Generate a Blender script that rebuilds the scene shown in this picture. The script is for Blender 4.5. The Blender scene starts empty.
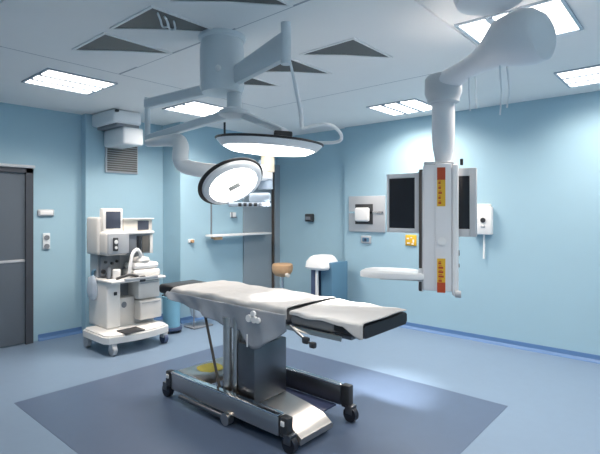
import bpy, bmesh, math, random
from mathutils import Vector, Matrix
random.seed(4)
sc = bpy.context.scene
COL = sc.collection
PI = math.pi
H = 2.80

# ------------------------------------------------------------------ materials
def new_mat(name):
    m = bpy.data.materials.new(name); m.use_nodes = True
    nt = m.node_tree; b = nt.nodes['Principled BSDF']
    return m, nt, b
def mat(name, col, rough=.5, metal=0.0, var=.04, scale=6.0, bump=0.0, bscale=60., spec=.5, trans=0.0, alpha=1.0, coat=0.0, stretch=None):
    m, nt, b = new_mat(name)
    tc = nt.nodes.new('ShaderNodeTexCoord'); no = nt.nodes.new('ShaderNodeTexNoise')
    no.inputs['Scale'].default_value = scale; no.inputs['Detail'].default_value = 4
    if stretch:
        mp = nt.nodes.new('ShaderNodeMapping'); mp.inputs['Scale'].default_value = stretch
        nt.links.new(tc.outputs['Object'], mp.inputs['Vector']); nt.links.new(mp.outputs['Vector'], no.inputs['Vector'])
    else:
        nt.links.new(tc.outputs['Object'], no.inputs['Vector'])
    mx = nt.nodes.new('ShaderNodeMix'); mx.data_type = 'RGBA'
    a = [max(0, c*(1-var)) for c in col]; c2 = [min(1, c*(1+var)) for c in col]
    mx.inputs['A'].default_value = (*a, 1); mx.inputs['B'].default_value = (*c2, 1)
    nt.links.new(no.outputs['Fac'], mx.inputs['Factor'])
    nt.links.new(mx.outputs['Result'], b.inputs['Base Color'])
    b.inputs['Roughness'].default_value = rough; b.inputs['Metallic'].default_value = metal
    b.inputs['Specular IOR Level'].default_value = spec
    b.inputs['Transmission Weight'].default_value = trans
    b.inputs['Alpha'].default_value = alpha
    b.inputs['Coat Weight'].default_value = coat
    if bump:
        n2 = nt.nodes.new('ShaderNodeTexNoise'); n2.inputs['Scale'].default_value = bscale; n2.inputs['Detail'].default_value = 3
        nt.links.new(tc.outputs['Object'], n2.inputs['Vector'])
        bp = nt.nodes.new('ShaderNodeBump'); bp.inputs['Strength'].default_value = bump; bp.inputs['Distance'].default_value = .02
        nt.links.new(n2.outputs['Fac'], bp.inputs['Height']); nt.links.new(bp.outputs['Normal'], b.inputs['Normal'])
    return m
def emit(name, col, s):
    m, nt, b = new_mat(name)
    b.inputs['Base Color'].default_value = (.8, .8, .8, 1)
    b.inputs['Emission Color'].default_value = (*col, 1); b.inputs['Emission Strength'].default_value = s
    no = nt.nodes.new('ShaderNodeTexNoise'); no.inputs['Scale'].default_value = 3
    return m
M = {}
M['wall'] = mat('wall_paint', (.365, .55, .655), .45, var=.02, scale=2.5, spec=.3)
M['floor'] = mat('floor_vinyl', (.185, .26, .36), .38, var=.03, scale=14, spec=.4)
M['mat'] = mat('floor_vinyl_dark', (.088, .126, .202), .36, var=.04, scale=12, spec=.4)
M['base'] = mat('cove_blue', (.10, .21, .42), .4, var=.03)
M['ceil'] = mat('ceiling_white', (.90, .89, .88), .6, var=.02, scale=3, spec=.2)
M['seam'] = mat('seam_grey', (.40, .42, .46), .6)
M['door'] = mat('door_steel', (.135, .16, .19), .38, metal=.25, var=.08, scale=3, stretch=(1, 1, .2))
M['doorframe'] = mat('door_frame_steel', (.10, .105, .12), .35, metal=.5, var=.06)
M['greypanel'] = mat('grey_panel', (.30, .36, .41), .45, metal=.1, var=.05)
M['steel'] = mat('stainless', (.56, .53, .50), .28, metal=1., var=.10, scale=9, stretch=(1, .15, 1))
M['steeldark'] = mat('stainless_dark', (.17, .175, .19), .33, metal=.9, var=.12, scale=7)
M['chrome'] = mat('chrome', (.75, .76, .78), .12, metal=1., var=.03)
M['lightsteel'] = mat('wall_steel', (.52, .54, .57), .4, metal=.25, var=.05)
M['white'] = mat('white_enamel', (.88, .88, .88), .3, var=.02, spec=.5)
M['ghost'] = mat('pale_enamel', (.74, .78, .81), .35, var=.03, spec=.4)
M['boom'] = mat('boom_enamel', (.80, .80, .82), .32, var=.02)
M['boomgrey'] = mat('boom_grey', (.60, .61, .63), .4, metal=.1, var=.03)
M['cream'] = mat('cream_plastic', (.72, .69, .63), .4, var=.02)
M['creambox'] = mat('warm_cream_plastic', (.82, .72, .56), .4, var=.03)
M['machine'] = mat('machine_plastic', (.66, .65, .63), .4, var=.03)
M['machinewhite'] = mat('machine_white', (.80, .79, .77), .35, var=.03)
M['machgrey'] = mat('machine_grey', (.42, .44, .47), .4, var=.04)
M['slate'] = mat('slate_plastic', (.20, .22, .25), .4, var=.05)
M['dark'] = mat('dark_plastic', (.035, .037, .042), .4, var=.1)
M['black'] = mat('black_vinyl', (.012, .012, .015), .42, var=.15, spec=.4)
M['screen'] = mat('screen_glass', (.018, .018, .022), .2, var=.1)
M['screenblue'] = mat('screen_slate', (.055, .065, .095), .25, var=.15)
M['rubber'] = mat('caster_rubber', (.015, .018, .03), .5, var=.1)
M['wheelgrey'] = mat('wheel_grey', (.52, .53, .55), .45, var=.05)
M['sheet'] = mat('drape_sheet', (.53, .525, .52), .75, var=.04, scale=10, bump=.25, bscale=14)
M['mattress'] = mat('mattress_grey', (.17, .175, .185), .5, var=.06)
M['plastic'] = mat('plastic_drape', (.36, .39, .44), .3, var=.08, scale=8, alpha=.82, bump=.3, bscale=10)
M['diff'] = mat('diffuser_grille', (.13, .125, .12), .5, metal=.2, var=.1, scale=20)
M['tan'] = mat('tan_vinyl', (.55, .35, .20), .5, var=.06)
M['yellowcloth'] = mat('yellow_cloth', (.50, .44, .09), .8, var=.08, scale=30, bump=.2)
M['yellow'] = mat('sticker_yellow', (.78, .46, .03), .5, var=.05)
M['red'] = mat('sticker_red', (.50, .07, .02), .5, var=.05)
M['bluebin'] = mat('bin_blue', (.22, .47, .62), .4, var=.06, alpha=1)
M['cabblue'] = mat('cabinet_blue', (.09, .20, .30), .45, var=.05)
M['cabnavy'] = mat('cabinet_navy', (.07, .10, .19), .45, var=.05)
M['bag'] = mat('bag_film', (.60, .70, .82), .35, var=.08, scale=12, alpha=.75, bump=.4, bscale=16)
M['tube'] = mat('clear_tube', (.80, .82, .84), .3, var=.03)
M['vent'] = mat('vent_brown', (.13, .125, .115), .5, metal=.2, var=.06)
M['rail'] = mat('rail_brown', (.10, .085, .075), .45, metal=.3, var=.1)
M['navy'] = mat('navy_tray', (.04, .055, .12), .4, var=.08)
M['emblem'] = mat('emblem_white', (.85, .85, .85), .5, var=.02)
M['lamp'] = emit('lamp_lens', (1, .99, .97), 2.2)
M['panel'] = emit('troffer_diffuser', (1.0, .93, .86), 2.2)
M['louvre'] = mat('louvre_blue_grey', (.42, .48, .55), .3, metal=.3, var=.03)

# ------------------------------------------------------------------ mesh builder
class MB:
    def __init__(self, Mx=None):
        self.bm = bmesh.new(); self.M = Mx or Matrix.Identity(4)
    def _add(self, verts, faces):
        vs = [self.bm.verts.new(self.M @ Vector(v)) for v in verts]
        for f in faces:
            try: self.bm.faces.new([vs[i] for i in f])
            except ValueError: pass
        return vs
    def box(self, lo, hi, bev=0.0, seg=2, rot=None, taper=None):
        t = bmesh.new()
        c = [(lo[i]+hi[i])/2 for i in range(3)]; s = [(hi[i]-lo[i]) for i in range(3)]
        bmesh.ops.create_cube(t, size=1)
        for v in t.verts:
            v.co = Vector((v.co.x*s[0], v.co.y*s[1], v.co.z*s[2]))
            if taper and v.co.z > 0: v.co.x *= taper; v.co.y *= taper
        if bev: bmesh.ops.bevel(t, geom=t.edges[:], offset=min(bev, min(s)*.49), segments=seg, profile=.5, affect='EDGES')
        R = rot.to_4x4() if rot else Matrix.Identity(4)
        T = Matrix.Translation(c) @ R
        t.verts.ensure_lookup_table(); t.verts.index_update()
        self._add([T @ v.co for v in t.verts], [[v.index for v in f.verts] for f in t.faces]); t.free()
        return self
    def loft(self, rings, cap=True):
        n = len(rings[0]); vs = [p for r in rings for p in r]; fs = []
        for k in range(len(rings)-1):
            for i in range(n):
                j = (i+1) % n
                fs.append([k*n+i, k*n+j, (k+1)*n+j, (k+1)*n+i])
        if cap: fs.append(list(range(n))[::-1]); fs.append([(len(rings)-1)*n+i for i in range(n)])
        self._add(vs, fs); return self
    def cyl(self, p0, p1, r0, r1=None, n=20):
        r1 = r0 if r1 is None else r1
        return self.path([p0, p1], [r0, r1], n)
    def path(self, pts, radii, n=12):
        pts = [Vector(p) for p in pts]
        if not hasattr(radii, '__len__'): radii = [radii]*len(pts)
        rings = []; up = None
        for i, p in enumerate(pts):
            a = pts[max(0, i-1)]; b = pts[min(len(pts)-1, i+1)]
            t = (b-a).normalized()
            if up is None:
                up = Vector((0, 0, 1)) if abs(t.z) < .9 else Vector((1, 0, 0))
            u = (up - t*up.dot(t)).normalized(); w = t.cross(u); up = u
            rings.append([p + (u*math.cos(2*PI*k/n) + w*math.sin(2*PI*k/n))*radii[i] for k in range(n)])
        return self.loft(rings)
    def lathe(self, prof, n=40):
        rings = [[Vector((r*math.cos(2*PI*k/n), r*math.sin(2*PI*k/n), z)) for k in range(n)] for r, z in prof]
        return self.loft(rings)
    def prism(self, poly, z0, z1):
        n = len(poly)
        vs = [(x, y, z0) for x, y in poly]+[(x, y, z1) for x, y in poly]
        fs = [list(range(n))[::-1], [n+i for i in range(n)]]+[[i, (i+1) % n, n+(i+1) % n, n+i] for i in range(n)]
        self._add(vs, fs); return self
    def ball(self, c, r, sq=(1, 1, 1), n=16):
        rings = []
        for i in range(1, n//2):
            th = PI*i/(n//2)
            rings.append([(c[0]+r*sq[0]*math.sin(th)*math.cos(2*PI*k/n), c[1]+r*sq[1]*math.sin(th)*math.sin(2*PI*k/n), c[2]-r*sq[2]*math.cos(th)) for k in range(n)])
        return self.loft(rings)
    def grid(self, fn, nu, nv, thick=None):
        vs = [fn(i/nu, j/nv) for i in range(nu+1) for j in range(nv+1)]
        fs = [[i*(nv+1)+j, (i+1)*(nv+1)+j, (i+1)*(nv+1)+j+1, i*(nv+1)+j+1] for i in range(nu) for j in range(nv)]
        self._add(vs, fs); return self
    def build(self, name, material, parent=None, ang=38, label=None, solid=None):
        bm = self.bm
        bmesh.ops.recalc_face_normals(bm, faces=bm.faces[:])
        for f in bm.faces: f.smooth = True
        for e in bm.edges:
            if len(e.link_faces) == 2 and e.calc_face_angle(0) > math.radians(ang): e.smooth = False
        me = bpy.data.meshes.new(name)
        off = Vector((0, 0, 0))
        p = parent
        while p is not None: off += p.location; p = p.parent
        if parent is None:
            # origin at the foot of the mesh
            xs = [v.co for v in bm.verts]
            o0 = Vector((sum(v.x for v in xs)/len(xs), sum(v.y for v in xs)/len(xs), min(v.z for v in xs)))
            off = o0
        bmesh.ops.translate(bm, verts=bm.verts[:], vec=-off)
        bm.to_mesh(me); bm.free()
        o = bpy.data.objects.new(name, me); COL.objects.link(o)
        me.materials.append(material)
        if parent is not None: o.parent = parent
        else: o.location = off
        if label: o['label'] = label
        if solid:
            md = o.modifiers.new('thickness', 'SOLIDIFY'); md.thickness = solid; md.offset = 1
        return o
def thing(name, label, cat, loc, group=None):
    o = bpy.data.objects.new(name, None); COL.objects.link(o); o.location = loc; o.empty_display_size = .1
    o['label'] = label; o['category'] = cat
    if group: o['group'] = group
    return o
def tag(o, label, cat, group=None):
    o['label'] = label; o['category'] = cat
    if group: o['group'] = group
    return o
def struct(o):
    o['kind'] = 'structure'; return o
def sbox(name, lo, hi, m, parent=None, bev=0):
    o = MB().box(lo, hi, bev).build(name, m, parent)
    if parent is None: struct(o)
    return o
def bez(pts, k=8):
    # Catmull-Rom through points
    P = [Vector(p) for p in pts]; P = [P[0]*2-P[1]]+P+[P[-1]*2-P[-2]]; out = []
    for i in range(1, len(P)-2):
        for s in range(k):
            t = s/k; a, b, c, d = P[i-1], P[i], P[i+1], P[i+2]
            out.append(.5*((2*b)+(c-a)*t+(2*a-5*b+4*c-d)*t*t+(3*b-a-3*c+d)*t**3))
    out.append(P[-2]); return out
def zrot(deg, loc): return Matrix.Translation(loc) @ Matrix.Rotation(math.radians(deg), 4, 'Z')
def frame_from(n, loc, xhint):
    z = Vector(n).normalized(); x = Vector(xhint); x = (x - z*x.dot(z)).normalized(); y = z.cross(x)
    m = Matrix((x, y, z)).transposed().to_4x4(); m.translation = Vector(loc); return m

# ------------------------------------------------------------------ setting
sbox('floor', (-1.7, -1.8, -.12), (5.95, 6.25, 0), M['floor'])
sbox('floor_inlay', (1.31, 1.18, 0), (3.9, 4.24, .002), M['mat'])
sbox('ceiling', (-1.7, -1.8, H+.015), (5.95, 6.25, H+.15), M['ceil'])
sbox('ceiling_canopy', (.9, 1.27, H), (3.9, 3.95, H+.015), M['ceil'])
sbox('trim_1', (2.055, 1.27, H-.002), (2.07, 3.95, H), M['seam'])
sbox('trim_2', (3.9, 1.27, H+.006), (3.93, 3.98, H+.016), M['seam'])
sbox('trim_3', (.9, 3.95, H+.006), (3.9, 3.98, H+.016), M['seam'])
sbox('wall_left', (-1.7, 6.06, 0), (2.65, 6.25, H+.015), M['wall'])
sbox('wall_alcove', (2.65, 5.94, 0), (3.77, 6.25, H+.015), M['wall'])
sbox('wall_back', (3.77, 5.5, 0), (5.95, 6.25, H+.015), M['wall'])
sbox('wall_right', (5.64, -1.8, 0), (5.95, 4.03, H+.015), M['wall'])
sbox('wall_right_recess', (5.70, 4.03, 0), (5.95, 5.5, H+.015), M['wall'])
sbox('wall_front', (-1.7, -1.8, 0), (5.64, -1.65, H+.015), M['wall'])
sbox('wall_rear', (-1.7, -1.65, 0), (-1.55, 6.06, H+.015), M['wall'])
def cove(name, a, b, nrm):
    a = Vector(a); b = Vector(b); n = Vector(nrm)
    prof = [(0, .075), (.008, .075), (.012, .03), (.03, .006), (.045, .0), (0, 0)]
    rings = [[p + n*u + Vector((0, 0, v)) for u, v in prof] for p in (a, b)]
    return struct(MB().loft(rings).build(name, M['base'], ang=20))
cove('baseboard_left', (2.13, 6.06, 0), (2.65, 6.06, 0), (0, -1, 0))
cove('baseboard_alcove', (2.65, 5.94, 0), (3.77, 5.94, 0), (0, -1, 0))
cove('baseboard_corner', (3.77, 5.94, 0), (3.77, 5.5, 0), (-1, 0, 0))
cove('baseboard_back', (3.77, 5.5, 0), (4.93, 5.5, 0), (0, -1, 0))
cove('baseboard_recess', (5.70, 5.5, 0), (5.70, 4.03, 0), (-1, 0, 0))
cove('baseboard_right', (5.64, 4.03, 0), (5.64, -1.65, 0), (-1, 0, 0))

d = MB().box((.95, 6.035, 0.01), (1.98, 6.06, 2.02)).build('door_1', M['door']); struct(d)
MB().box((.86, 6.0, 0), (.95, 6.06, 2.09)).box((1.98, 6.0, 0), (2.06, 6.06, 2.09)).box((.86, 6.0, 2.02), (2.06, 6.06, 2.09)).build('door_frame', M['doorframe'], d)
MB().box((.84, 5.97, 2.075), (2.07, 6.06, 2.11), .004).build('door_canopy', M['lightsteel'], d)
MB().box((.95, 6.028, .97), (1.98, 6.036, 1.0), .003).build('door_rail', M['lightsteel'], d)
MB().box((1.02, 5.99, .98), (1.05, 6.03, 1.25), .01).build('door_handle', M['steel'], d)
d = MB().box((4.93, 5.47, 0.01), (5.58, 5.5, 2.3)).build('tall_panel', M['greypanel']); struct(d)  # tall fixed grey wall panel with its edge and corner strip, no working door
MB().box((5.55, 5.44, 0), (5.585, 5.5, 2.35)).build('panel_edge', M['rail'], d)
MB().box((5.585, 5.42, 0), (5.7, 5.5, 2.35)).build('corner_guard', M['greypanel'], d)

# ------------------------------------------------------------------ ceiling lights
POWER = 20
def troffer(loc, label, along='x', gain=1.0):
    t = thing('ceiling_light', label, 'ceiling light', loc, 'square ceiling lights')
    h = .30; hh = h+.02
    f = MB()
    f.box((-hh, -hh, -.012), (hh, -h, 0)).box((-hh, h, -.012), (hh, hh, 0)).box((-hh, -h, -.012), (-h, h, 0)).box((h, -h, -.012), (hh, h, 0))
    f.M = Matrix.Identity(4)
    o = bpy.data.objects
    def put(mb, n, m):
        ob = mb.build(n, m, t); ob.data.transform(Matrix.Translation(t.location)); return ob
    put(f, 'light_frame', M['louvre'])
    put(MB().box((-h, -h, -.006), (h, h, 0)), 'diffuser', M['panel'])
    for k in (-1, 1):
        c = k*.10
        b = MB().box((-h, c-.024, -.02), (h, c+.024, -.009)) if along == 'x' else MB().box((c-.024, -h, -.02), (c+.024, h, -.009))
        put(b, 'louvre_bar', M['louvre'])
    l = bpy.data.lights.new('ceiling_lamp', 'AREA'); l.shape = 'SQUARE'; l.size = .58; l.energy = POWER*gain; l.spread = math.radians(145); l.color = (1.0, .89, .79)
    lo = bpy.data.objects.new('ceiling_lamp', l); COL.objects.link(lo); lo.location = (loc[0], loc[1], loc[2]-.0075)
    return t
LZ = H+.015
troffer((1.905, 4.61, LZ), 'square ceiling light at left, above the door side, nearest the boxy air unit')
troffer((3.45, 4.63, LZ), 'square ceiling light glimpsed behind the surgical light arms', gain=1.3)
troffer((5.0, 2.71, LZ), 'square ceiling light just left of the white drop tube of the monitor boom', gain=1.25)
troffer((4.95, .69, LZ), 'square ceiling light at the far right edge with striped louvre', 'y', .75)
troffer((3.32, .93, H+.015), 'square ceiling light partly hidden behind the big boom elbow')
troffer((.35, .75, LZ), 'unseen square fill light added almost straight above the viewpoint')  # unseen fixture, added to help light the room
troffer((1.9, -.95, LZ), 'unseen square fill light added to the right of the viewpoint')  # second added fixture out of view, fills the room with light

# ------------------------------------------------------------------ air diffusers
def diffuser(x, y, label):
    t = thing('air_diffuser', label, 'air vent', (x+.25, y+.24, H), 'square air diffusers in the ceiling')
    def put(mb, n, m):
        ob = mb.build(n, m, t); ob.data.transform(Matrix.Translation(t.location)); return ob
    a, b = .255, .24
    f = MB(); w = .018
    f.box((-a-w, -b-w, -.008), (a+w, -b, 0)).box((-a-w, b, -.008), (a+w, b+w, 0)).box((-a-w, -b, -.008), (-a, b, 0)).box((a, -b, -.008), (a+w, b, 0))
    put(f, 'vent_frame', M['ceil'])
    put(MB().box((-a, -b, -.003), (a, b, 0)), 'grille', M['diff'])
    poly = [(a, -b), (a, b), (-a, b), (-.03, .0), (.01, -.035)]
    put(MB().prism(poly, -.009, -.003), 'deflector_plate', M['ceil'])
    return t, put
t, put = diffuser(1.52, 2.5, 'dark half-open ceiling air vent with two curved reflections modelled as pale tubes')
for k in (0, 1):
    x0 = -.235+.0+k*.0; o = .055*k
    pts = bez([(-.20+o, -.21+o*.2, -.012), (-.13+o, -.13, -.012), (-.07+o, -.055, -.012), (-.045+o, -.06, -.012), (-.05+o, -.09, -.012), (-.12+o, -.18, -.012)], 6)
    put(MB().path(pts, .007, 8), 'bent_reflection', M['ghost'])  # pale tubes stand in for the curved bright reflections in this vent
diffuser(1.53, 3.12, 'dark half-open ceiling air vent nearest to the left ceiling light')
diffuser(1.53, 1.86, 'dark half-open ceiling air vent cut by the top edge of the picture')
diffuser(2.74, 1.88, 'dark half-open ceiling air vent farthest right, standing clear of the lamp arms')
diffuser(2.77, 2.51, 'dark half-open ceiling air vent crossed by the thin white drop tube')
diffuser(2.77, 3.13, 'dark half-open ceiling air vent lowest in view, beside the lamp column')

# ------------------------------------------------------------------ wall items
def wallplate(name, lo, hi, m, label, cat, bev=.01):
    return tag(MB().box(lo, hi, bev).build(name, m), label, cat)
# vent grille + air unit on left wall
v = thing('wall_vent', 'brown-grey louvred vent on the blue wall below the boxy air unit', 'vent', (3.13, 5.94, 2.08))
MB().box((2.9, 5.91, 2.08), (3.36, 5.94, 2.62), .005).build('vent_frame', M['lightsteel'], v)
g = MB()
for i in range(17):
    z = 2.105+i*.03
    g.box((2.92, 5.9, z), (3.34, 5.915, z+.02))
g.build('slat_panel', M['vent'], v)
a = thing('air_unit', 'pale boxy air unit under the ceiling above the brown wall vent', 'air unit', (2.85, 5.6, 2.35))
MB().box((2.72, 5.36, 2.65), (3.10, 5.94, 2.815), .03, 3).build('upper_housing', M['ghost'], a)
MB().box((2.86, 5.38, 2.40), (3.14, 5.9, 2.62), .03, 3).build('lower_housing', M['ghost'], a)
MB().box((2.78, 5.39, 2.615), (3.08, 5.9, 2.655), .005).build('shadow_gap', M['slate'], a)
MB().box((2.74, 5.32, 2.77), (2.78, 5.365, 2.80), .01).build('sensor', M['dark'], a)

s = thing('wall_switch', 'oblong white wall switch plate beside the grey door', 'switch', (2.215, 6.06, 1.5))
MB().box((2.12, 6.03, 1.505), (2.31, 6.06, 1.59), .03, 3).build('plate', M['lightsteel'], s)
MB().box((2.14, 6.02, 1.52), (2.29, 6.04, 1.575), .02, 3).build('rocker', M['white'], s)
s = thing('wall_socket', 'small double socket with dark rings on wall below oblong switch', 'socket', (2.22, 6.06, 1.1))
MB().box((2.18, 6.04, 1.1), (2.265, 6.06, 1.3), .02, 3).build('plate', M['ghost'], s)
for z in (1.245, 1.14):
    MB(Matrix.Translation((2.222, 6.04, z)) @ Matrix.Rotation(PI/2, 4, 'X')).lathe([(.018, 0), (.03, 0), (.03, .012), (.018, .012)], 20).build('socket_ring', M['slate'], s)
# back wall
s = thing('wall_hook', 'small white square hook with dark underside on back wall above shelf', 'hook', (4.72, 5.5, 1.47))
MB().box((4.67, 5.46, 1.47), (4.76, 5.5, 1.55), .008).build('hook_plate', M['white'], s)
MB().box((4.665, 5.455, 1.465), (4.765, 5.47, 1.48)).box((4.665, 5.455, 1.47), (4.68, 5.47, 1.55)).build('hook_lip', M['slate'], s)
s = thing('gas_outlet', 'small brass gas outlet on the back wall left of the shelf', 'outlet', (3.95, 5.5, 1.12))
MB().box((3.89, 5.485, 1.12), (4.0, 5.5, 1.17), .006).build('plate', M['ghost'], s)
MB().cyl((3.95, 5.5, 1.14), (3.95, 5.455, 1.14), .028, .022).build('outlet_valve', M['tan'], s)
s = thing('wall_shelf', 'thin white wall shelf hung from a slim rod, reaching across grey panel', 'shelf', (4.8, 5.5, 1.15))
MB().box((4.17, 5.28, 1.195), (5.36, 5.465, 1.225), .006).build('shelf_board', M['white'], s)
MB().box((4.22, 5.3, 1.15), (4.36, 5.34, 1.195), .005).box((4.30, 5.34, 1.16), (4.33, 5.5, 1.195)).build('bracket', M['tan'], s)
MB().box((4.292, 5.482, 1.2), (4.308, 5.5, 1.68)).build('rod', M['slate'], s)
# right wall
s = thing('wall_dispenser', 'small black wall box on blue wall between grey panel and steel plate', 'wall box', (5.70, 4.71, 1.4))
MB().box((5.62, 4.66, 1.4), (5.7, 4.80, 1.525), .015).build('housing', M['dark'], s)
MB().box((5.61, 4.68, 1.43), (5.625, 4.78, 1.48), .005).build('slot', M['slate'], s)
s = thing('wall_panel', 'brushed steel wall plate with square white handle beside left screen', 'wall panel', (5.64, 3.65, 1.27))
MB().box((5.615, 3.33, 1.27), (5.64, 3.94, 1.785), .004).build('plate', M['lightsteel'], s)
MB().box((5.605, 3.35, 1.535), (5.617, 3.92, 1.565)).build('rail', M['chrome'], s)
MB().box((5.605, 3.52, 1.38), (5.617, 3.82, 1.67), .01).build('recess_plate', M['dark'], s)
MB().box((5.55, 3.56, 1.42), (5.607, 3.80, 1.62), .03, 3).build('handle', M['white'], s)
s = thing('wall_socket', 'small grey-blue data socket on wall below the steel plate', 'socket', (5.64, 3.64, 1.1))
MB().box((5.62, 3.56, 1.105), (5.64, 3.73, 1.215), .008).build('plate', M['lightsteel'], s)
MB().box((5.612, 3.59, 1.13), (5.622, 3.70, 1.19), .006).build('socket_face', M['cabblue'], s)
MB().cyl((5.615, 3.645, 1.16), (5.606, 3.645, 1.16), .02).build('socket_hole', M['navy'], s)
s = thing('warning_plate', 'small yellow warning plate on wall just left of boom column', 'sign', (5.64, 2.93, 1.1))
MB().box((5.625, 2.86, 1.105), (5.64, 3.02, 1.25), .006).build('plate', M['yellow'], s)
for yy, zz, w, h in ((2.98, 1.2, .03, .02), (2.93, 1.215, .02, .015), (2.9, 1.17, .02, .04), (2.97, 1.14, .04, .02), (2.91, 1.13, .03, .015)):
    MB().box((5.618, yy-w/2, zz-h/2), (5.627, yy+w/2, zz+h/2)).build('warning_mark', M['emblem'], s)
s = thing('wall_phone', 'white wall box with dark button and hanging cord right of the boom', 'wall box', (5.64, 1.98, 1.0))
MB().box((5.56, 1.87, 1.29), (5.64, 2.1, 1.62), .012).build('housing', M['white'], s)
MB().box((5.585, 1.89, 1.6), (5.64, 2.08, 1.655), .012).build('lid', M['cream'], s)
MB().cyl((5.565, 1.965, 1.46), (5.552, 1.965, 1.46), .03).build('button', M['dark'], s)
MB().box((5.553, 1.94, 1.37), (5.563, 1.99, 1.40), .004).build('switch', M['machgrey'], s)
MB().path(bez([(5.61, 1.97, 1.3), (5.615, 1.972, 1.15), (5.615, 1.975, 1.0)], 6), .012, 8).build('cord', M['white'], s)

# ------------------------------------------------------------------ surgical light (one ceiling pivot, two lamp heads)
R_ = Vector((.657, -.754, 0)); F_ = Vector((.754, .657, 0)); U_ = Vector((0, 0, 1))
ax = Vector((2.15, 2.5, 0))
sl = thing('surgical_light', 'twin-headed surgical light hanging from ceiling over the operating table', 'surgical light', (2.15, 2.5, 2.8))
def V(x, y, z): return Vector((x, y, z))
MB(Matrix.Translation((2.10, 2.56, 0))).lathe([(.165, 2.8), (.165, 2.775), (.155, 2.765)], 40).build('ceiling_flange', M['ghost'], sl)
c = MB(Matrix.Translation((2.10, 2.56, 0))).lathe([(.145, 2.77), (.155, 2.70), (.155, 2.44), (.14, 2.40)], 40).build('column_cover', M['ghost'], sl)
MB().ball((1.975, 2.45, 2.53), .02).build('cover_screw', M['emblem'], c)
MB(Matrix.Translation((2.16, 2.5, 0))).lathe([(.052, 2.72), (.052, 2.30), (.11, 2.275), (.11, 2.245), (.05, 2.22)], 32).build('column', M['ghost'], sl)
def beam(p0, p1, w, h0, h1, bev=.012):
    p0 = Vector(p0); p1 = Vector(p1); t = (p1-p0); t2 = Vector((t.x, t.y, 0)).normalized(); n = Vector((-t2.y, t2.x, 0))
    rings = []
    for p, h in ((p0, h0), (p1, h1)):
        r = []
        for su, sv in ((-1, -.7), (-.7, -1), (.7, -1), (1, -.7), (1, .7), (.7, 1), (-.7, 1), (-1, .7)):
            r.append(p + n*(su*w/2) + Vector((0, 0, sv*h/2)))
        rings.append(r)
    return MB().loft(rings)
A = V(1.95, 3.29, 0)
beam((2.1, 2.56, 2.45), (A.x, A.y, 2.41), .07, .075, .075).build('upper_arm', M['ghost'], sl)
beam((2.16, 2.5, 2.265), (A.x, A.y, 2.14), .05, .07, .05).build('lower_arm', M['ghost'], sl)
MB().cyl((A.x, A.y, 2.46), (A.x, A.y, 2.10), .022).build('link_rod', M['ghost'], sl)
# arm toward the camera carrying the upper lamp
beam((2.12, 2.46, 2.50), (1.965, 1.82, 2.53), .06, .12, .16).build('front_arm', M['ghost'], sl)
MB().cyl((1.965, 1.82, 2.66), (1.965, 1.82, 2.42), .03).build('arm_pivot', M['ghost'], sl)
pts = bez([(1.97, 1.80, 2.46), (2.0, 1.78, 2.3), (2.03, 1.765, 2.15), (2.035, 1.76, 2.055)], 8)
MB().path(pts, [.006+.006*min(1, i/10) for i in range(len(pts))], 10).build('drop_tube', M['tube'], sl)
# lamp 1
C1 = V(2.13, 2.12, 1.985)
n1 = (-U_ - R_*.07 + F_*.035).normalized()
F1 = frame_from(n1, C1, R_)
head = MB(F1).lathe([(.06, -.05), (.25, -.045), (.335, -.035), (.345, -.027), (.335, -.015), (.31, .010), (.295, .015), (.285, .006)], 64).build('lamp_head', M['white'], sl)
MB(F1).lathe([(.338, -.040), (.35, -.037), (.352, -.030), (.344, -.024), (.336, -.028)], 64).build('rim', M['black'], head)
MB(F1).lathe([(.286, .006), (.292, .016), (.25, .036), (.1, .05), (.01, .052)], 64).build('lens', M['lamp'], head)
# yoke loop on right
def L1(x, y, z): return F1 @ Vector((x, y, z))
loop = bez([V(2.035, 1.76, 2.05), C1+R_*.36-F_*.30+U_*.09, C1+R_*.455-F_*.08+U_*.075, C1+R_*.445+F_*.0+U_*.035, C1+R_*.28+F_*.05+U_*.035, C1+R_*.1+F_*.05+U_*.045], 8)
MB().path(loop, .011, 10).build('yoke', M['white'], sl)
MB(frame_from(n1, C1+U_*.07+R_*.09, R_)).box((-.06, -.05, -.03), (.06, .05, .03), .01).build('lamp_joint', M['dark'], sl)
beam((2.2, 2.45, 2.25), tuple(C1+R_*.1+U_*.10), .06, .06, .04).build('short_arm', M['ghost'], sl)
MB().cyl(tuple(C1-R_*.29+U_*.06), tuple(C1-R_*.29+U_*.16), .007).build('grip_rod', M['dark'], sl)
# lamp 2 arm
P0 = V(A.x, A.y, 2.105)
pts = bez([P0, P0+V(.015, -.10, .0), P0+V(.04, -.24, .0), P0+V(.06, -.33, -.01), P0+V(.065, -.355, -.06), P0+V(.06, -.355, -.13), P0+V(.07, -.37, -.19), P0+V(.13, -.46, -.225), P0+V(.25, -.66, -.25), P0+V(.41, -.90, -.255)], 8)
MB().path(pts, [.03+.03*min(1, (i/30)) if i < 44 else .055 for i in range(len(pts))], 16).build('lamp_arm', M['white'], sl)
MB().cyl(P0+V(.064, -.352, -.095), P0+V(.064, -.352, -.082), .047).build('arm_ring', M['machgrey'], sl)
C2 = V(2.045, 2.38, 1.752)
n2 = (R_*.41 - U_*.765 - F_*.5).normalized()
F2 = frame_from(n2, C2, R_*.88+U_*.47)
h2 = MB(F2).lathe([(.05, -.07), (.15, -.06), (.20, -.035), (.210, -.012), (.205, .006), (.19, .014), (.168, .016), (.163, .008)], 56).build('lamp_head', M['white'], sl)
MB(F2 @ Matrix.Translation((-.006, .006, 0))).lathe([(.222, -.022), (.228, -.021), (.229, -.013), (.222, -.012)], 56).build('rim', M['black'], h2)
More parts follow.
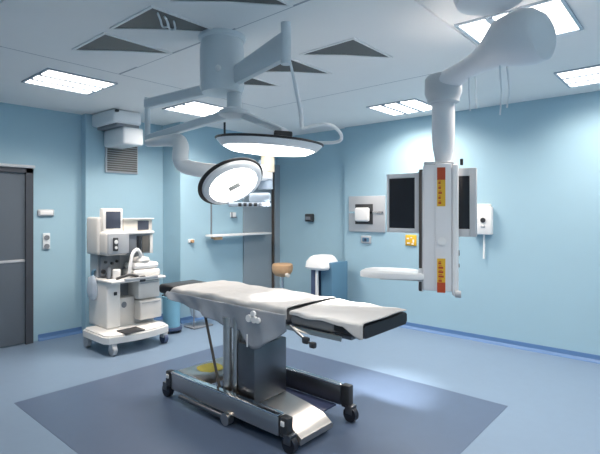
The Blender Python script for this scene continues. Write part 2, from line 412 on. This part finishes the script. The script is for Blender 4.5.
MB(F2).lathe([(.164, .010), (.164, .018), (.14, .024), (.06, .027), (.01, .0275)], 56).build('lens', M['lamp'], h2)
MB(F2).box((-.042, -.025, .02), (.042, .025, .032), .012, 3).build('grip', M['cream'], h2)
J = P0+V(.42, -.90, -.255)
MB().box(tuple(J-V(.035, .035, .05)), tuple(J+V(.035, .035, .02)), .008).build('joint_housing', M['boom'], sl)
MB().box((J.x-.03, J.y-.045, J.z+.0), (J.x+.045, J.y+.03, J.z+.15), .01).build('joint_box', M['creambox'], sl)
MB().cyl(J-V(.0, .0, .03), tuple(C2-n2*.06+R_*.1), .03, .035).build('lamp_neck', M['boom'], sl)
cb = V(2.24, 2.40, 1.60)
Mc = Matrix.Translation(cb) @ Matrix.Rotation(math.atan2(-.754, .657), 4, 'Z')
box = MB(Mc).box((-.16, -.06, 0), (.13, .1, .03), .008).box((-.02, -.03, .03), (.13, .08, .10), .015).build('control_box', M['louvre'], sl)
for k in range(6):
    MB(Mc).box((-.09+k*.036, -.066, .002), (-.068+k*.036, -.055, .026), .002).build('button', M['dark'] if k < 4 else M['slate'], box)
# clear sleeve behind
MB().path([(J.x+.02, J.y+.03, J.z+.09), (J.x+.02, J.y+.03, J.z-.12)], [.05, .055], 16).build('clear_sleeve', M['bag'], sl)

# ------------------------------------------------------------------ monitor boom
bo = thing('monitor_boom', 'ceiling boom with grey column, warning stickers, two screens and padded armrest', 'ceiling boom', (2.6, .82, 2.8))
def cam(px, py, d):   # measured picture point at a distance, as a place in the room
    r = d*(px-300)/462
    return V(.657*r+.754*d, -.754*r+.657*d, 1.57-d*(py-211)/462)
MB().path([(2.47, .84, 2.8), (2.47, .84, 2.70), (2.47, .84, 2.66), (2.47, .84, 2.635)], [.18, .18, .165, .11], 40).build('ceiling_mount', M['boom'], bo)
def loft_arm(pts, rv, rh, n=28):
    rings = []
    for i, p in enumerate(pts):
        a = pts[max(0, i-1)]; b = pts[min(len(pts)-1, i+1)]; t = (b-a); t.z = 0; t.normalize(); nn = V(-t.y, t.x, 0)
        rings.append([p+nn*(rh[i]*math.cos(2*PI*k/n))+U_*(rv[i]*math.sin(2*PI*k/n)) for k in range(n)])
    return MB().loft(rings)
pts = [cam(546, 36, 2.45), cam(544, 36, 2.46), cam(535, 36, 2.5), cam(520, 38, 2.55), cam(503, 43, 2.62), cam(492, 54, 2.70), cam(480, 61, 2.78), cam(464, 71, 2.87), cam(446, 82, 2.97), cam(438, 86, 3.01), cam(433, 87, 3.03)]
loft_arm(pts, [.10, .125, .15, .155, .13, .09, .065, .06, .072, .072, .06], [.09, .12, .15, .155, .14, .11, .09, .085, .085, .085, .06]).build('boom_arm', M['boom'], bo)
T = V(2.87, 1.29, 0)
MB(Matrix.Translation((2.885, 1.275, 0))).lathe([(.10, 2.45), (.115, 2.43), (.118, 2.34), (.11, 2.315), (.10, 2.30), (.10, 2.275), (.078, 2.265)], 36).build('arm_collar', M['boomgrey'], bo)
MB(Matrix.Translation((2.885, 1.275, 0))).lathe([(.072, 2.30), (.072, 2.06), (.066, 1.98), (.052, 1.90), (.045, 1.86)], 36).build('drop_tube', M['boom'], bo)
MB().box((2.94, 1.20, 2.36), (2.97, 1.23, 2.40), .008).build('indicator', M['emblem'], bo)
for p0, l, n in ((cam(469, 62, 2.84), .30, 0), (cam(475, 60, 2.86), .30, 1), (cam(500, 62, 2.62), .30, 2), (cam(507, 60, 2.62), .27, 3)):
    MB().path(bez([p0-U_*.0, p0-U_*.05, p0-U_*(l*.6)+R_*.004*n, p0-U_*l+R_*(.008 if n < 2 else 0)], 6), .005, 8).build('cable', M['tube'], bo)
# column in its own frame: local x = right as seen, local -y toward the room's entrance side
CF = Matrix.Translation((2.87, 1.29, 0)) @ Matrix.Rotation(math.radians(-65.8), 4, 'Z')
def lb(lo, hi, bev, name, m, par=bo, F=CF, seg=2): return MB(F).box(lo, hi, bev, seg).build(name, m, par)
lb((-.105, -.085, 1.06), (.075, .07, 1.865), .012, 'column', M['boom'])
lb((-.030, -.097, 1.065), (.068, -.082, 1.87), .006, 'front_panel', M['boom'])
lb((.072, -.095, 1.035), (.112, -.03, 1.865), .012, 'edge_post', M['white'])
lb((-.132, -.06, 1.07), (-.108, -.03, 1.84), .004, 'guide_rail', M['rail'])
lb((-.112, -.07, 1.07), (-.104, -.02, 1.83), .003, 'rail_cover', M['boomgrey'])
lb((-.10, -.075, 1.86), (.085, .06, 1.885), .006, 'column_cap', M['boomgrey'])
MB(CF).cyl((.13, -.05, 1.86), (.13, -.05, 1.90), .01).build('cap_pin', M['dark'], bo)
for z, r in ((1.305, .018), (1.225, .012)):
    MB(CF).cyl((.10, -.06, z), (.118, -.06, z), r).build('side_screw', M['dark'], bo)
MB(CF).cyl((.09, -.1, 1.05), (.125, -.1, 1.05), .022).build('end_bolt', M['machgrey'], bo)
kn = MB(CF).cyl((.012, -.096, 1.378), (.012, -.108, 1.378), .026).build('knob', M['emblem'], bo)
def sticker(z0, z1, red_top):
    o = lb((-.018, -.1005, z0), (.032, -.0965, z1), .0, 'warning_sticker', M['yellow'])
    h = z1-z0
    zr = (z1-h*.32, z1) if red_top else (z0, z0+h*.3)
    MB(CF).box((-.018, -.1015, zr[0]), (.032, -.1, zr[1])).build('red_band', M['red'], o)
    g = MB(CF); k = 7
    for i in range(k):
        zz = z0+h*(.06+.9*i/k)
        if zr[0]-.02 < zz < zr[1]: continue
        w = random.uniform(.012, .034)
        g.box((-.010, -.1018, zz), (-.010+w, -.1003, zz+.012)); g.box((-.008, -.1018, zz+.016), (.0+w*.4, -.1003, zz+.02))
    g.build('print_marks', M['red'], o)
sticker(1.60, 1.845, True); sticker(1.055, 1.27, False)
# left screen (turned a little away), right screen (mostly behind the column)
def screen(F, w, h, z0, m_screen, il, ir, ib, it):
    f = MB(F)
    s = MB(F).box((0, -.012, z0), (w, .04, z0+h), .006).build('screen_housing', M['lightsteel'], bo)
    MB(F).box((0, -.022, z0), (il, -.01, z0+h), .003).box((w-ir, -.022, z0), (w, -.01, z0+h), .003).box((il, -.022, z0), (w-ir, -.01, z0+ib), .003).box((il, -.022, z0+h-it), (w-ir, -.01, z0+h), .003).build('bezel', M['boomgrey'], s)
    MB(F).box((il, -.0165, z0+ib), (w-ir, -.011, z0+h-it)).build('screen_glass', m_screen, s)
LF = CF @ Matrix.Translation((-.115, -.02, 0)) @ Matrix.Rotation(math.radians(-22), 4, 'Z') @ Matrix.Translation((-.245, 0, 0))
screen(LF, .235, .395, 1.425, M['screen'], .018, .03, .03, .03)
RF = CF @ Matrix.Translation((.085, .02, 0)) @ Matrix.Rotation(math.radians(-10), 4, 'Z')
screen(RF, .14, .44, 1.405, M['screen'], .02, .04, .05, .05)
# armrest tray
def tray(u, v):
    return None
TF = CF @ Matrix.Translation((-.12, -.03, 1.13))
rings = []
for i, (x, w, zt) in enumerate(((0.03, .06, .03), (0, .10, .04), (-.06, .12, .046), (-.20, .125, .05), (-.32, .11, .05), (-.375, .07, .045), (-.395, .04, .035))):
    r = []
    for su, sv in ((-1, .25), (-.95, .02), (-.7, 0), (.7, 0), (.95, .02), (1, .25), (1, .75), (.9, .97), (.6, 1), (-.6, 1), (-.9, .97), (-1, .75)):
        r.append(TF @ V(x, su*w+.02+(-.3*x if False else 0), sv*zt))
    rings.append(r)
MB().loft(rings).build('armrest_pad', M['white'], bo)
lb((-.38, -.08, 1.118), (-.1, .05, 1.131), .004, 'armrest_plate', M['machgrey'])
lb((-.135, -.075, 1.05), (-.10, -.02, 1.20), .01, 'armrest_clamp', M['boomgrey'])
lb((-.13, -.08, 1.055), (-.112, -.06, 1.115), .004, 'clamp_lever', M['dark'])

# ------------------------------------------------------------------ operating table
ot = thing('operating_table', 'stainless operating table on castors with black cushions in room centre', 'operating table', (2.52, 2.6, 0))
def ob(lo, hi, bev, name, m, par=None, seg=2): return MB().box(lo, hi, bev, seg).build(name, m, par or ot)
# base: two side rails, far deck, centre tongue
r1 = ob((2.195, 2.1, .085), (2.245, 3.34, .225), .012, 'side_rail', M['steel'])
ob((2.19, 2.1, .215), (2.25, 3.34, .232), .006, 'rail_lip', M['chrome'], r1)
r2 = ob((2.83, 2.06, .10), (2.87, 3.34, .255), .012, 'side_rail', M['steeldark'])
ob((2.825, 2.06, .245), (2.875, 3.34, .262), .006, 'rail_lip', M['chrome'], r2)
ob((2.64, 2.1, .09), (2.83, 2.9, .105), .004, 'tray', M['navy'])
ob((2.245, 2.98, .17), (2.83, 3.34, .232), .02, 'end_deck', M['steel'])
ob((2.245, 2.25, .07), (2.66, 3.0, .10), .01, 'base_pan', M['dark'])
tg = [(1.98, .035, .075), (2.05, .035, .12), (2.2, .04, .155), (2.45, .05, .185), (2.62, .06, .19)]
rings = []
for y, z0, z1 in tg:
    rings.append([V(2.28, y, z0), V(2.62, y, z0), V(2.63, y, (z0+z1)/2), V(2.615, y, z1), V(2.285, y, z1), V(2.27, y, (z0+z1)/2)])
MB().loft(rings).build('base_cover', M['steel'], ot)
for i, (x, y) in enumerate(((2.22, 2.06), (2.22, 3.38), (2.85, 2.02), (2.85, 3.38))):
    cs = MB().box((x-.032, y-.045, .1), (x+.030, y+.03, .228 if i < 2 else .268), .012).build('end_cap', M['dark'], ot)
    s = -1 if y < 2.6 else 1
    yy = y+s*.04
    w = MB().path([(x-.022, yy, .055), (x+.022, yy, .055)], .055, 24).build('caster_wheel', M['rubber'], cs)
    MB().box((x-.034, yy-.03, .06), (x-.024, yy+.03, .12), .004).box((x+.024, yy-.03, .06), (x+.034, yy+.03, .12), .004).box((x-.034, yy-.03, .11), (x+.034, yy+.03, .125), .004).build('caster_fork', M['steeldark'], cs)
    if i in (0, 1): MB().box((x-.04, y-.02, .17), (x-.03, y+.012, .205), .006).build('reflector', M['emblem'], cs)
MB().path([(2.17, 2.62, .055), (2.22, 2.62, .055)], .045, 18).build('centre_roller', M['steel'], ot)
MB().path([(2.19, 3.2, .06), (2.19, 2.65, .06)], .018, 10).build('brake_bar', M['steeldark'], ot)
# column
ob((2.28, 2.42, .18), (2.62, 2.60, .60), .01, 'column_sleeve', M['steeldark'])
ob((2.33, 2.45, .55), (2.59, 2.64, .80), .01, 'column_inner', M['steel'])
MB().cyl((2.30, 2.735, .1), (2.30, 2.735, .76), .036).build('lift_cylinder', M['steel'], ot)
MB().cyl((2.32, 2.66, .1), (2.32, 2.66, .76), .026).build('lift_cylinder', M['steel'], ot)
MB().path([(2.30, 3.02, .74), (2.285, 2.90, .45), (2.275, 2.80, .2)], .011, 8).build('hose', M['rail'], ot)
# top frame, cushions
ob((2.36, 2.15, .76), (2.80, 3.45, .80), .01, 'top_frame', M['steeldark'])
ob((2.33, 2.14, .80), (2.83, 3.55, .895), .03, 'back_cushion', M['mattress'], seg=3)
ob((2.34, 1.62, .775), (2.81, 2.10, .805), .008, 'leg_frame', M['steeldark'])
ob((2.315, 1.735, .807), (2.838, 2.105, .888), .018, 'leg_cushion', M['mattress'], seg=3)
rings = []
for y, x0, x1, z0, z1 in ((1.735, 2.315, 2.84, .805, .888), (1.54, 2.315, 2.845, .80, .885), (1.515, 2.32, 2.845, .805, .88)):
    rings.append([V(x0+.02, y+.05*(z0 < .803), z0), V(x1-.02, y+.05*(z0 < .803), z0), V(x1, y, z0+.02), V(x1, y, z1-.012), V(x1-.012, y, z1), V(x0+.012, y, z1), V(x0, y, z1-.012), V(x0, y, z0+.02)])
MB().loft(rings).build('foot_cushion', M['black'], ot)
ob((2.40, 3.57, .80), (2.80, 3.86, .885), .025, 'head_cushion', M['black'], seg=3)
ob((2.43, 3.5, .765), (2.77, 3.82, .80), .01, 'head_plate', M['steeldark'])
ob((2.285, 1.66, .772), (2.30, 2.12, .805), .004, 'side_bar', M['steel'])
ob((2.30, 1.75, .775), (2.345, 1.78, .80), .003, 'bar_post', M['steel']); ob((2.30, 2.03, .775), (2.345, 2.06, .80), .003, 'bar_post', M['steel'])
k = MB().path([(2.29, 2.08, .80), (2.27, 1.98, .765), (2.265, 1.93, .745)], .010, 8).build('clamp_arm', M['steel'], ot)
MB().box((2.25, 1.90, .715), (2.285, 1.95, .76), .012).build('clamp_knob', M['dark'], k)
MB().box((2.245, 1.84, .70), (2.28, 1.885, .74), .012).build('clamp_knob', M['dark'], k)
MB().path([(2.265, 1.95, .745), (2.262, 1.84, .715)], .008, 8).build('clamp_bolt', M['dark'], k)

# sheets
def lerp(tab, y):
    for (a, va), (b, vb) in zip(tab, tab[1:]):
        if a <= y <= b: return va+(vb-va)*(y-a)/(b-a)
    return tab[0][1] if y < tab[0][0] else tab[-1][1]
def back_sheet(u, v):
    y = 2.125+u*1.46
    x0, x1 = 2.30, 2.86
    # rounded over the near edge, across, and over the far edge
    e = max(0, (y-3.42)/.165)
    top = .905 - .05*e*e + .006*math.sin(y*9)*math.sin(v*5) + .004*math.sin(y*23+v*11)
    xs0 = x0+.05*e; xs1 = x1-.02*e
    if v < .2:
        t = v/.2; zz = .835+(top-.02-.835)*t; x = xs0-.006*math.sin(y*14)*(1-t)
    elif v < .3:
        t = (v-.2)/.1*PI/2; x = xs0+.02*(1-math.cos(t)); zz = top-.02+.02*math.sin(t)
    elif v < .8:
        t = (v-.3)/.5; x = xs0+.02+(xs1-xs0-.04)*t; zz = top+.012*math.sin(PI*t)
    elif v < .9:
        t = (v-.8)/.1*PI/2; x = xs1-.02+.02*math.sin(t); zz = top-.02*(1-math.cos(t))
    else:
        t = (v-.9)/.1; x = xs1; zz = top-.02-.05*t
    return (x, y, zz)
o = MB().grid(back_sheet, 40, 50).build('drape_sheet', M['sheet'], ang=80, solid=.004)
tag(o, 'long pale grey sheet covering the back section of the operating table', 'sheet')
def leg_sheet(u, v):
    y = 1.513+u*.587
    flap = lerp([(1.50, .072), (1.545, .085), (1.60, .06), (1.66, .02), (1.72, .016), (2.2, .014)], y)
    top = .896 + .004*math.sin(y*25+v*6)
    x0, x1 = 2.305, 2.85
    if y < 1.60: yy = y+ (0.0 if v < .3 else .01*(math.sin(v*9)))
    else: yy = y
    if v < .2:
        t = v/.2; return (x0-.003*math.sin(y*30), yy, top-.012-flap*(1-t))
    elif v < .3:
        t = (v-.2)/.1*PI/2; return (x0+.012*(1-math.cos(t)), yy, top-.012+.012*math.sin(t))
    t = (v-.3)/.7; return (x0+.012+(x1-x0-.012)*t, yy, top+.008*math.sin(PI*t)-.002*t)
o = MB().grid(leg_sheet, 24, 36).build('drape_sheet', M['sheet'], ang=80, solid=.004)
tag(o, 'short pale sheet on leg section, corner flap folded over the black cushion', 'sheet')
hang = [(2.10, .77), (2.2, .70), (2.36, .60), (2.44, .575), (2.50, .62), (2.6, .67), (2.83, .715), (3.1, .755), (3.3, .785), (3.56, .835)]
def plastic(u, v):
    y = 2.12+u*1.42
    zt = .868; zb = lerp(hang, y)
    z = zt+(zb-zt)*v
    x = 2.288-.018*v*math.sin(y*11+1)-.012*math.sin(y*27+v*3)*v - .012*v
    return (x, y, z)
pd = thing('plastic_drape', 'clear grey plastic drape hanging down the near side of operating table', 'drape', (2.28, 2.7, .575))
MB().grid(plastic, 60, 14).build('film', M['plastic'], pd, ang=80, solid=.002)
g = MB()
def petal(y, z, r): g.path([(2.268, y, z), (2.25, y, z)], r, 14)
petal(2.455, .80, .026); petal(2.40, .80, .026); petal(2.36, .798, .02); petal(2.41, .838, .022)
g.build('flower_emblem', M['emblem'], pd, label='white flower emblem')
MB().box((2.236, 2.448, .60), (2.241, 2.456, .69)).build('white_tape', M['emblem'], pd)
# yellow cloth on end deck
def cloth(u, v):
    a = 2*PI*u; r = v
    return (2.47+.11*r*math.cos(a), 3.17+.12*r*math.sin(a), .234+.022*(1-r*r)+.004*math.sin(a*3)*r)
o = MB().grid(cloth, 24, 6).build('yellow_cloth', M['yellowcloth'], ang=80)
tag(o, 'small olive yellow cloth lying on far deck of the table base', 'cloth')

# ------------------------------------------------------------------ anaesthesia machine
am = thing('anesthesia_machine', 'beige anaesthesia machine on castors with two screens by the left wall', 'medical machine', (2.68, 5.12, 0))
AM_SHIFT = V(.05, -.03, 0)
def mb(lo, hi, bev, name, m, par=None, seg=2): return MB().box(lo, hi, bev, seg).build(name, m, par or am)
poly = []
for i in range(0, 25):
    t = i/24; poly.append((2.34+.73*t, 4.83-.07*math.sin(PI*t)))
poly += [(3.1, 4.9), (3.1, 5.36), (3.05, 5.44), (2.36, 5.44), (2.305, 5.38), (2.305, 4.88)]
bs = MB().prism(poly, .135, .205).prism([(2.67+(x-2.67)*.95, 5.12+(y-5.12)*.95) for x, y in poly], .2, .222).build('base', M['machinewhite'], am)
MB().box((2.50, 4.775, .218), (2.74, 4.98, .235), .01).build('foot_pad', M['dark'], bs)
for x, y in ((2.40, 4.86), (2.36, 5.39), (3.03, 4.86), (3.03, 5.38)):
    w = MB().path([(x-.022, y, .06), (x+.022, y, .06)], [.06, .06], 24).build('caster_wheel', M['wheelgrey'] if x < 2.5 else M['cabnavy'], am)
    MB().box((x-.032, y-.04, .07), (x+.032, y+.04, .137), .012).build('caster_fork', M['wheelgrey'], w)
sc_ = mb((2.28, 4.90, .22), (2.475, 5.36, .76), .025, 'side_column', M['machinewhite'], seg=3)
mb((2.375, 4.885, .60), (2.415, 4.905, .64), .006, 'black_port', M['dark'], sc_)
cd = mb((2.475, 4.93, .22), (2.69, 5.36, .55), .006, 'cabinet', M['machine'])
MB(Matrix.Translation((2.535, 4.93, .47)) @ Matrix.Rotation(PI/2, 4, 'X')).lathe([(.028, 0), (.036, 0), (.036, .006), (.028, .006)], 24).build('fan_ring', M['slate'], cd)
fb = MB(Matrix.Translation((2.535, 4.926, .47)) @ Matrix.Rotation(PI/2, 4, 'X'))
for k in range(3):
    a = k*2*PI/3
    fb.box((.014*math.cos(a)-.009, .014*math.sin(a)-.007, 0), (.014*math.cos(a)+.009, .014*math.sin(a)+.007, .006), .003)
fb.build('fan_blades', M['slate'], cd)
mb((2.475, 5.08, .55), (2.69, 5.36, .75), 0, 'recess_panel', M['slate'])
for z0, z1, y0 in ((.52, .735, 4.84), (.28, .505, 4.80)):
    dr = mb((2.69, y0, z0), (3.02, 5.3, z1), .015, 'drawer', M['machine'])
    mb((2.72, y0-.008, z1-.03), (2.99, y0+.004, z1-.018), .003, 'drawer_grip', M['machgrey'], dr)
mb((2.69, 4.95, .22), (3.0, 5.34, .285), .0, 'plinth', M['machgrey'])
wt = mb((2.26, 4.76, .75), (3.06, 5.34, .785), .015, 'worktop', M['machinewhite'])
mb((2.44, 4.74, .77), (2.92, 4.775, .80), .006, 'worktop_rail', M['machgrey'], wt)
mb((2.30, 5.16, .785), (2.99, 5.36, 1.10), .01, 'back_panel', M['machgrey'])
mb((2.31, 5.10, .80), (2.58, 5.165, 1.04), .005, 'valve_panel', M['slate'])
for x, z, r in ((2.34, .86, .03), (2.40, .83, .022), (2.46, .95, .018), (2.53, .97, .018), (2.37, .97, .018)):
    MB().cyl((x, 5.11, z), (x, 5.07, z), r, r*.8).build('valve_knob', M['dark'], am)
MB(Matrix.Translation((2.43, 4.93, .785))).lathe([(.045, 0), (.05, .02), (.05, .10), (.04, .11)], 24).build('flow_cup', M['white'], am)
MB(Matrix.Translation((2.355, 4.98, .785))).lathe([(.03, 0), (.03, .11), (.015, .13)], 20).build('vapour_bottle', M['slate'], am)
hd = mb((2.265, 4.90, 1.055), (2.60, 5.34, 1.335), .05, 'upper_housing', M['machine'], seg=4)
ft = mb((2.29, 4.888, 1.075), (2.585, 4.91, 1.315), .04, 'fascia', M['machgrey'], hd, 4)
mb((2.355, 4.872, 1.11), (2.425, 4.893, 1.265), .025, 'gauge', M['dark'], ft, 3)
MB().cyl((2.39, 4.875, 1.215), (2.39, 4.864, 1.215), .024).build('gauge_dial', M['emblem'], ft)
MB().cyl((2.39, 4.875, 1.15), (2.39, 4.864, 1.15), .018).build('gauge_dial', M['emblem'], ft)
h2_ = mb((2.59, 4.96, 1.05), (2.99, 5.34, 1.31), .02, 'side_housing', M['slate'])
mb((2.58, 4.93, 1.29), (3.0, 5.34, 1.325), .012, 'housing_top', M['machinewhite'], h2_)
mb((2.74, 4.945, 1.07), (2.80, 4.965, 1.27), .003, 'dark_window', M['screen'], h2_)
mb((2.82, 4.948, 1.07), (2.93, 4.965, 1.27), .003, 'amber_window', M['vent'], h2_)
mb((2.94, 4.95, 1.05), (2.985, 4.962, 1.28), .003, 'window_edge', M['machinewhite'], h2_)
# monitors on top
m1 = mb((2.30, 5.02, 1.325), (2.575, 5.12, 1.60), .012, 'monitor', M['machinewhite'])
mb((2.335, 5.012, 1.365), (2.54, 5.022, 1.565), .004, 'monitor_screen', M['screenblue'], m1)
m2 = mb((2.59, 5.03, 1.315), (3.03, 5.13, 1.475), .01, 'monitor', M['cream'])
mb((2.80, 5.022, 1.335), (2.97, 5.032, 1.45), .004, 'monitor_screen', M['screenblue'], m2)
mb((2.58, 5.0, 1.468), (3.04, 5.15, 1.482), .004, 'monitor_hood', M['machinewhite'], m2)
mb((2.235, 5.05, 1.06), (2.31, 5.34, 1.50), .03, 'side_wing', M['machine'], seg=3)
# breathing system
ab = mb((2.62, 4.82, .785), (3.02, 5.14, .87), .03, 'absorber', M['machinewhite'], seg=3)
mb((2.64, 4.84, .875), (3.01, 5.12, .95), .035, 'absorber_lid', M['white'], ab, 3)
MB(Matrix.Translation((2.80, 4.96, .945))).lathe([(.11, 0), (.12, .03), (.10, .06), (.04, .075)], 28).build('bellows_dome', M['machine'], am)
MB().path(bez([(2.56, 4.86, .79), (2.58, 4.86, .93), (2.62, 4.87, 1.06), (2.69, 4.88, 1.11), (2.75, 4.89, 1.06), (2.77, 4.92, .99)], 8), .022, 12).build('breathing_hose', M['white'], am)
MB().path(bez([(2.36, 4.82, .80), (2.45, 4.80, .82), (2.55, 4.81, .83), (2.66, 4.80, .80)], 8), .016, 10).build('loose_hose', M['dark'], am)
mb((2.66, 4.75, .74), (2.74, 4.785, .81), .01, 'cable_clip', M['dark'])
# bag at the left side
bg = MB()
rings = []
for i, (z, r) in enumerate(((.52, .02), (.55, .07), (.62, .085), (.70, .08), (.76, .07), (.80, .035), (.82, .015))):
    rings.append([V(2.185+.6*r*math.cos(2*PI*k/18)*(1+.1*math.sin(3*k)), 5.22+1.3*r*math.sin(2*PI*k/18), z) for k in range(18)])
bg.loft(rings).build('reservoir_bag', M['bag'], am)
MB().path(bez([(2.185, 5.22, .81), (2.19, 5.22, .86), (2.24, 5.22, .87), (2.31, 5.22, .83)], 6), .018, 10).build('bag_tube', M['cabblue'], am)

for ch in am.children:
    if ch.name.split('.')[0] not in ('base', 'caster_wheel'): ch.location += V(.08, .22, 0)
    if ch.name.split('.')[0] not in ('base', 'caster_wheel'):
        for q in [ch]+list(ch.children)+[g for c in ch.children for g in c.children]:
            for v in q.data.vertices: v.co.x = .36+(v.co.x-.36)*.87
    if ch.name.split('.')[0] in ('reservoir_bag', 'bag_tube'): ch.location += V(.07, 0, 0)
am.location += AM_SHIFT
# ------------------------------------------------------------------ back: trolley with white head, stool, bin, bag
tr = thing('instrument_trolley', 'dark blue cabinet trolley with rounded white cover standing behind the operating table', 'trolley', (5.25, 4.1, 0))
MB().box((5.10, 3.86, .06), (5.48, 4.06, .85), .01).build('cabinet', M['cabblue'], tr)
MB().box((5.08, 4.12, .06), (5.22, 4.22, .80), .006).build('side_post', M['cabnavy'], tr)
MB().box((5.02, 4.06, .05), (5.06, 4.09, .80), .006).build('front_post', M['emblem'], tr)
MB().box((5.02, 3.86, .03), (5.48, 4.26, .07), .01).build('base_plate', M['cabnavy'], tr)
cv = MB()
rings = []
for z, e in ((.75, .0), (.78, .02), (.86, .01), (.92, -.02), (.945, -.05)):
    x0, x1, y0, y1 = 4.98-e, 5.34+e, 3.92-e, 4.24+e*(1 if z < .9 else 1.5)
    rr = []
    for cx_, cy_, a0 in ((x1, y1, 0), (x0, y1, 90), (x0, y0, 180), (x1, y0, 270)):
        for k in range(5):
            a = math.radians(a0+k*22.5); sx = -.07 if cx_ == x1 else .07; sy = -.07 if cy_ == y1 else .07
            rr.append(V(cx_+sx+.07*math.cos(a), cy_+sy+.07*math.sin(a), z))
    rings.append(rr)
cv.loft(rings).build('white_cover', M['white'], tr)
for x, y in ((5.08, 3.9), (5.42, 3.9), (5.08, 4.22), (5.42, 4.22)):
    MB().path([(x-.012, y, .02), (x+.012, y, .02)], .02, 14).build('caster_wheel', M['rubber'], tr)
st = thing('stool', 'round tan padded stool seen over the table against the grey panel', 'stool', (5.05, 4.75, 0))
MB(Matrix.Translation((5.05, 4.75, 0))).lathe([(.05, .585), (.11, .605), (.15, .66), (.16, .72), (.155, .765), (.14, .78)], 32).build('seat', M['tan'], st)
MB().cyl((5.05, 4.75, .06), (5.05, 4.75, .6), .025).build('post', M['chrome'], st)
for k in range(5):
    a = k*2*PI/5
    l = MB().path([(5.05, 4.75, .09), (5.05+.22*math.cos(a), 4.75+.22*math.sin(a), .055)], [.022, .016], 8).build('leg', M['steel'], st)
    MB().ball((5.05+.22*math.cos(a), 4.75+.22*math.sin(a), .028), .028, n=12).build('caster', M['rubber'], l)
MB().path([(5.0, 4.62, .63), (4.985, 4.57, .625)], .03, 12).build('seat_lever', M['cream'], st)
bn = thing('waste_bin', 'light blue bin on dark castors under the head end of table', 'bin', (3.43, 5.2, 0))
MB(Matrix.Translation((3.43, 5.2, 0))).lathe([(.10, .07), (.105, .075), (.115, .45), (.12, .455), (.12, .47), (.10, .475)], 32).build('bin_body', M['bluebin'], bn)
MB(Matrix.Translation((3.43, 5.2, 0))).lathe([(.13, .035), (.135, .045), (.13, .07), (.10, .075)], 28).build('bin_base', M['cabnavy'], bn)
for k in range(4):
    a = k*PI/2+.5
    MB().ball((3.43+.11*math.cos(a), 5.2+.11*math.sin(a), .025), .025, n=12).build('caster', M['rubber'], bn)
for yy in (-.05, .06):
    MB().box((3.33, 5.2+yy-.015, .44), (3.36, 5.2+yy+.015, .49), .006).build('bin_clip', M['dark'], bn)
wb = thing('bag_stand', 'pale translucent waste bag on slim stand beside the light blue bin', 'waste bag', (3.85, 5.18, 0))
rings = []
for z, r in ((.12, .03), (.14, .10), (.25, .13), (.42, .125), (.55, .135), (.57, .13)):
    rings.append([V(3.85+r*math.cos(2*PI*k/24)*(1+.06*math.sin(5*k)), 5.18+r*math.sin(2*PI*k/24)*(1+.06*math.cos(4*k)), z) for k in range(24)])
MB().loft(rings).build('bag', M['bag'], wb)
MB(Matrix.Translation((3.85, 5.18, 0))).lathe([(.13, .56), (.15, .56), (.15, .58), (.13, .58)], 28).build('hoop', M['steel'], wb)
MB().cyl((3.72, 5.12, .02), (3.72, 5.12, .58), .008, n=10).build('stand_post', M['slate'], wb)
MB().box((3.68, 5.06, 0), (4.0, 5.30, .02), .008).build('stand_foot', M['slate'], wb)

# ------------------------------------------------------------------ lamps of the surgical light
def spot(name, loc, aim, w, ang, blend, r):
    l = bpy.data.lights.new(name, 'SPOT'); l.energy = w; l.spot_size = math.radians(ang); l.spot_blend = blend; l.shadow_soft_size = r
    l.color = (1, .97, .92)
    o = bpy.data.objects.new(name, l); COL.objects.link(o); o.location = loc
    o.rotation_euler = (Vector(aim)-Vector(loc)).to_track_quat('-Z', 'Y').to_euler(); return o
spot('upper_lamp_beam', tuple(C1+n1*.075), (2.58, 2.46, .9), 85, 24, .5, .03)
spot('upper_lamp_beam', tuple(C1+n1*.07+R_*.24), (3.50, 2.12, 0), 420, 29, 1.0, .07)
spot('lower_lamp_beam', tuple(C2+n2*.06), tuple(C2+n2*1.0), 14, 70, .8, .04)

# ------------------------------------------------------------------ world, camera, view
w = bpy.data.worlds.new('world'); sc.world = w; w.use_nodes = True
w.node_tree.nodes['Background'].inputs[0].default_value = (.5, .6, .7, 1); w.node_tree.nodes['Background'].inputs[1].default_value = .2
cd_ = bpy.data.cameras.new('camera'); co = bpy.data.objects.new('camera', cd_); COL.objects.link(co)
cd_.sensor_width = 36; cd_.lens = 36*462/600; cd_.shift_y = -16/600; cd_.clip_start = .05
co.location = (0, 0, 1.57)
co.rotation_euler = Vector((.754, .657, 0)).to_track_quat('-Z', 'Y').to_euler()
sc.camera = co
sc.view_settings.view_transform = 'Standard'; sc.view_settings.look = 'None'
sc.view_settings.gamma = 1; sc.view_settings.use_curve_mapping = False
sc.view_settings.exposure = 1.0
sc.cycles.max_bounces = 8; sc.cycles.diffuse_bounces = 5; sc.cycles.use_denoising = True
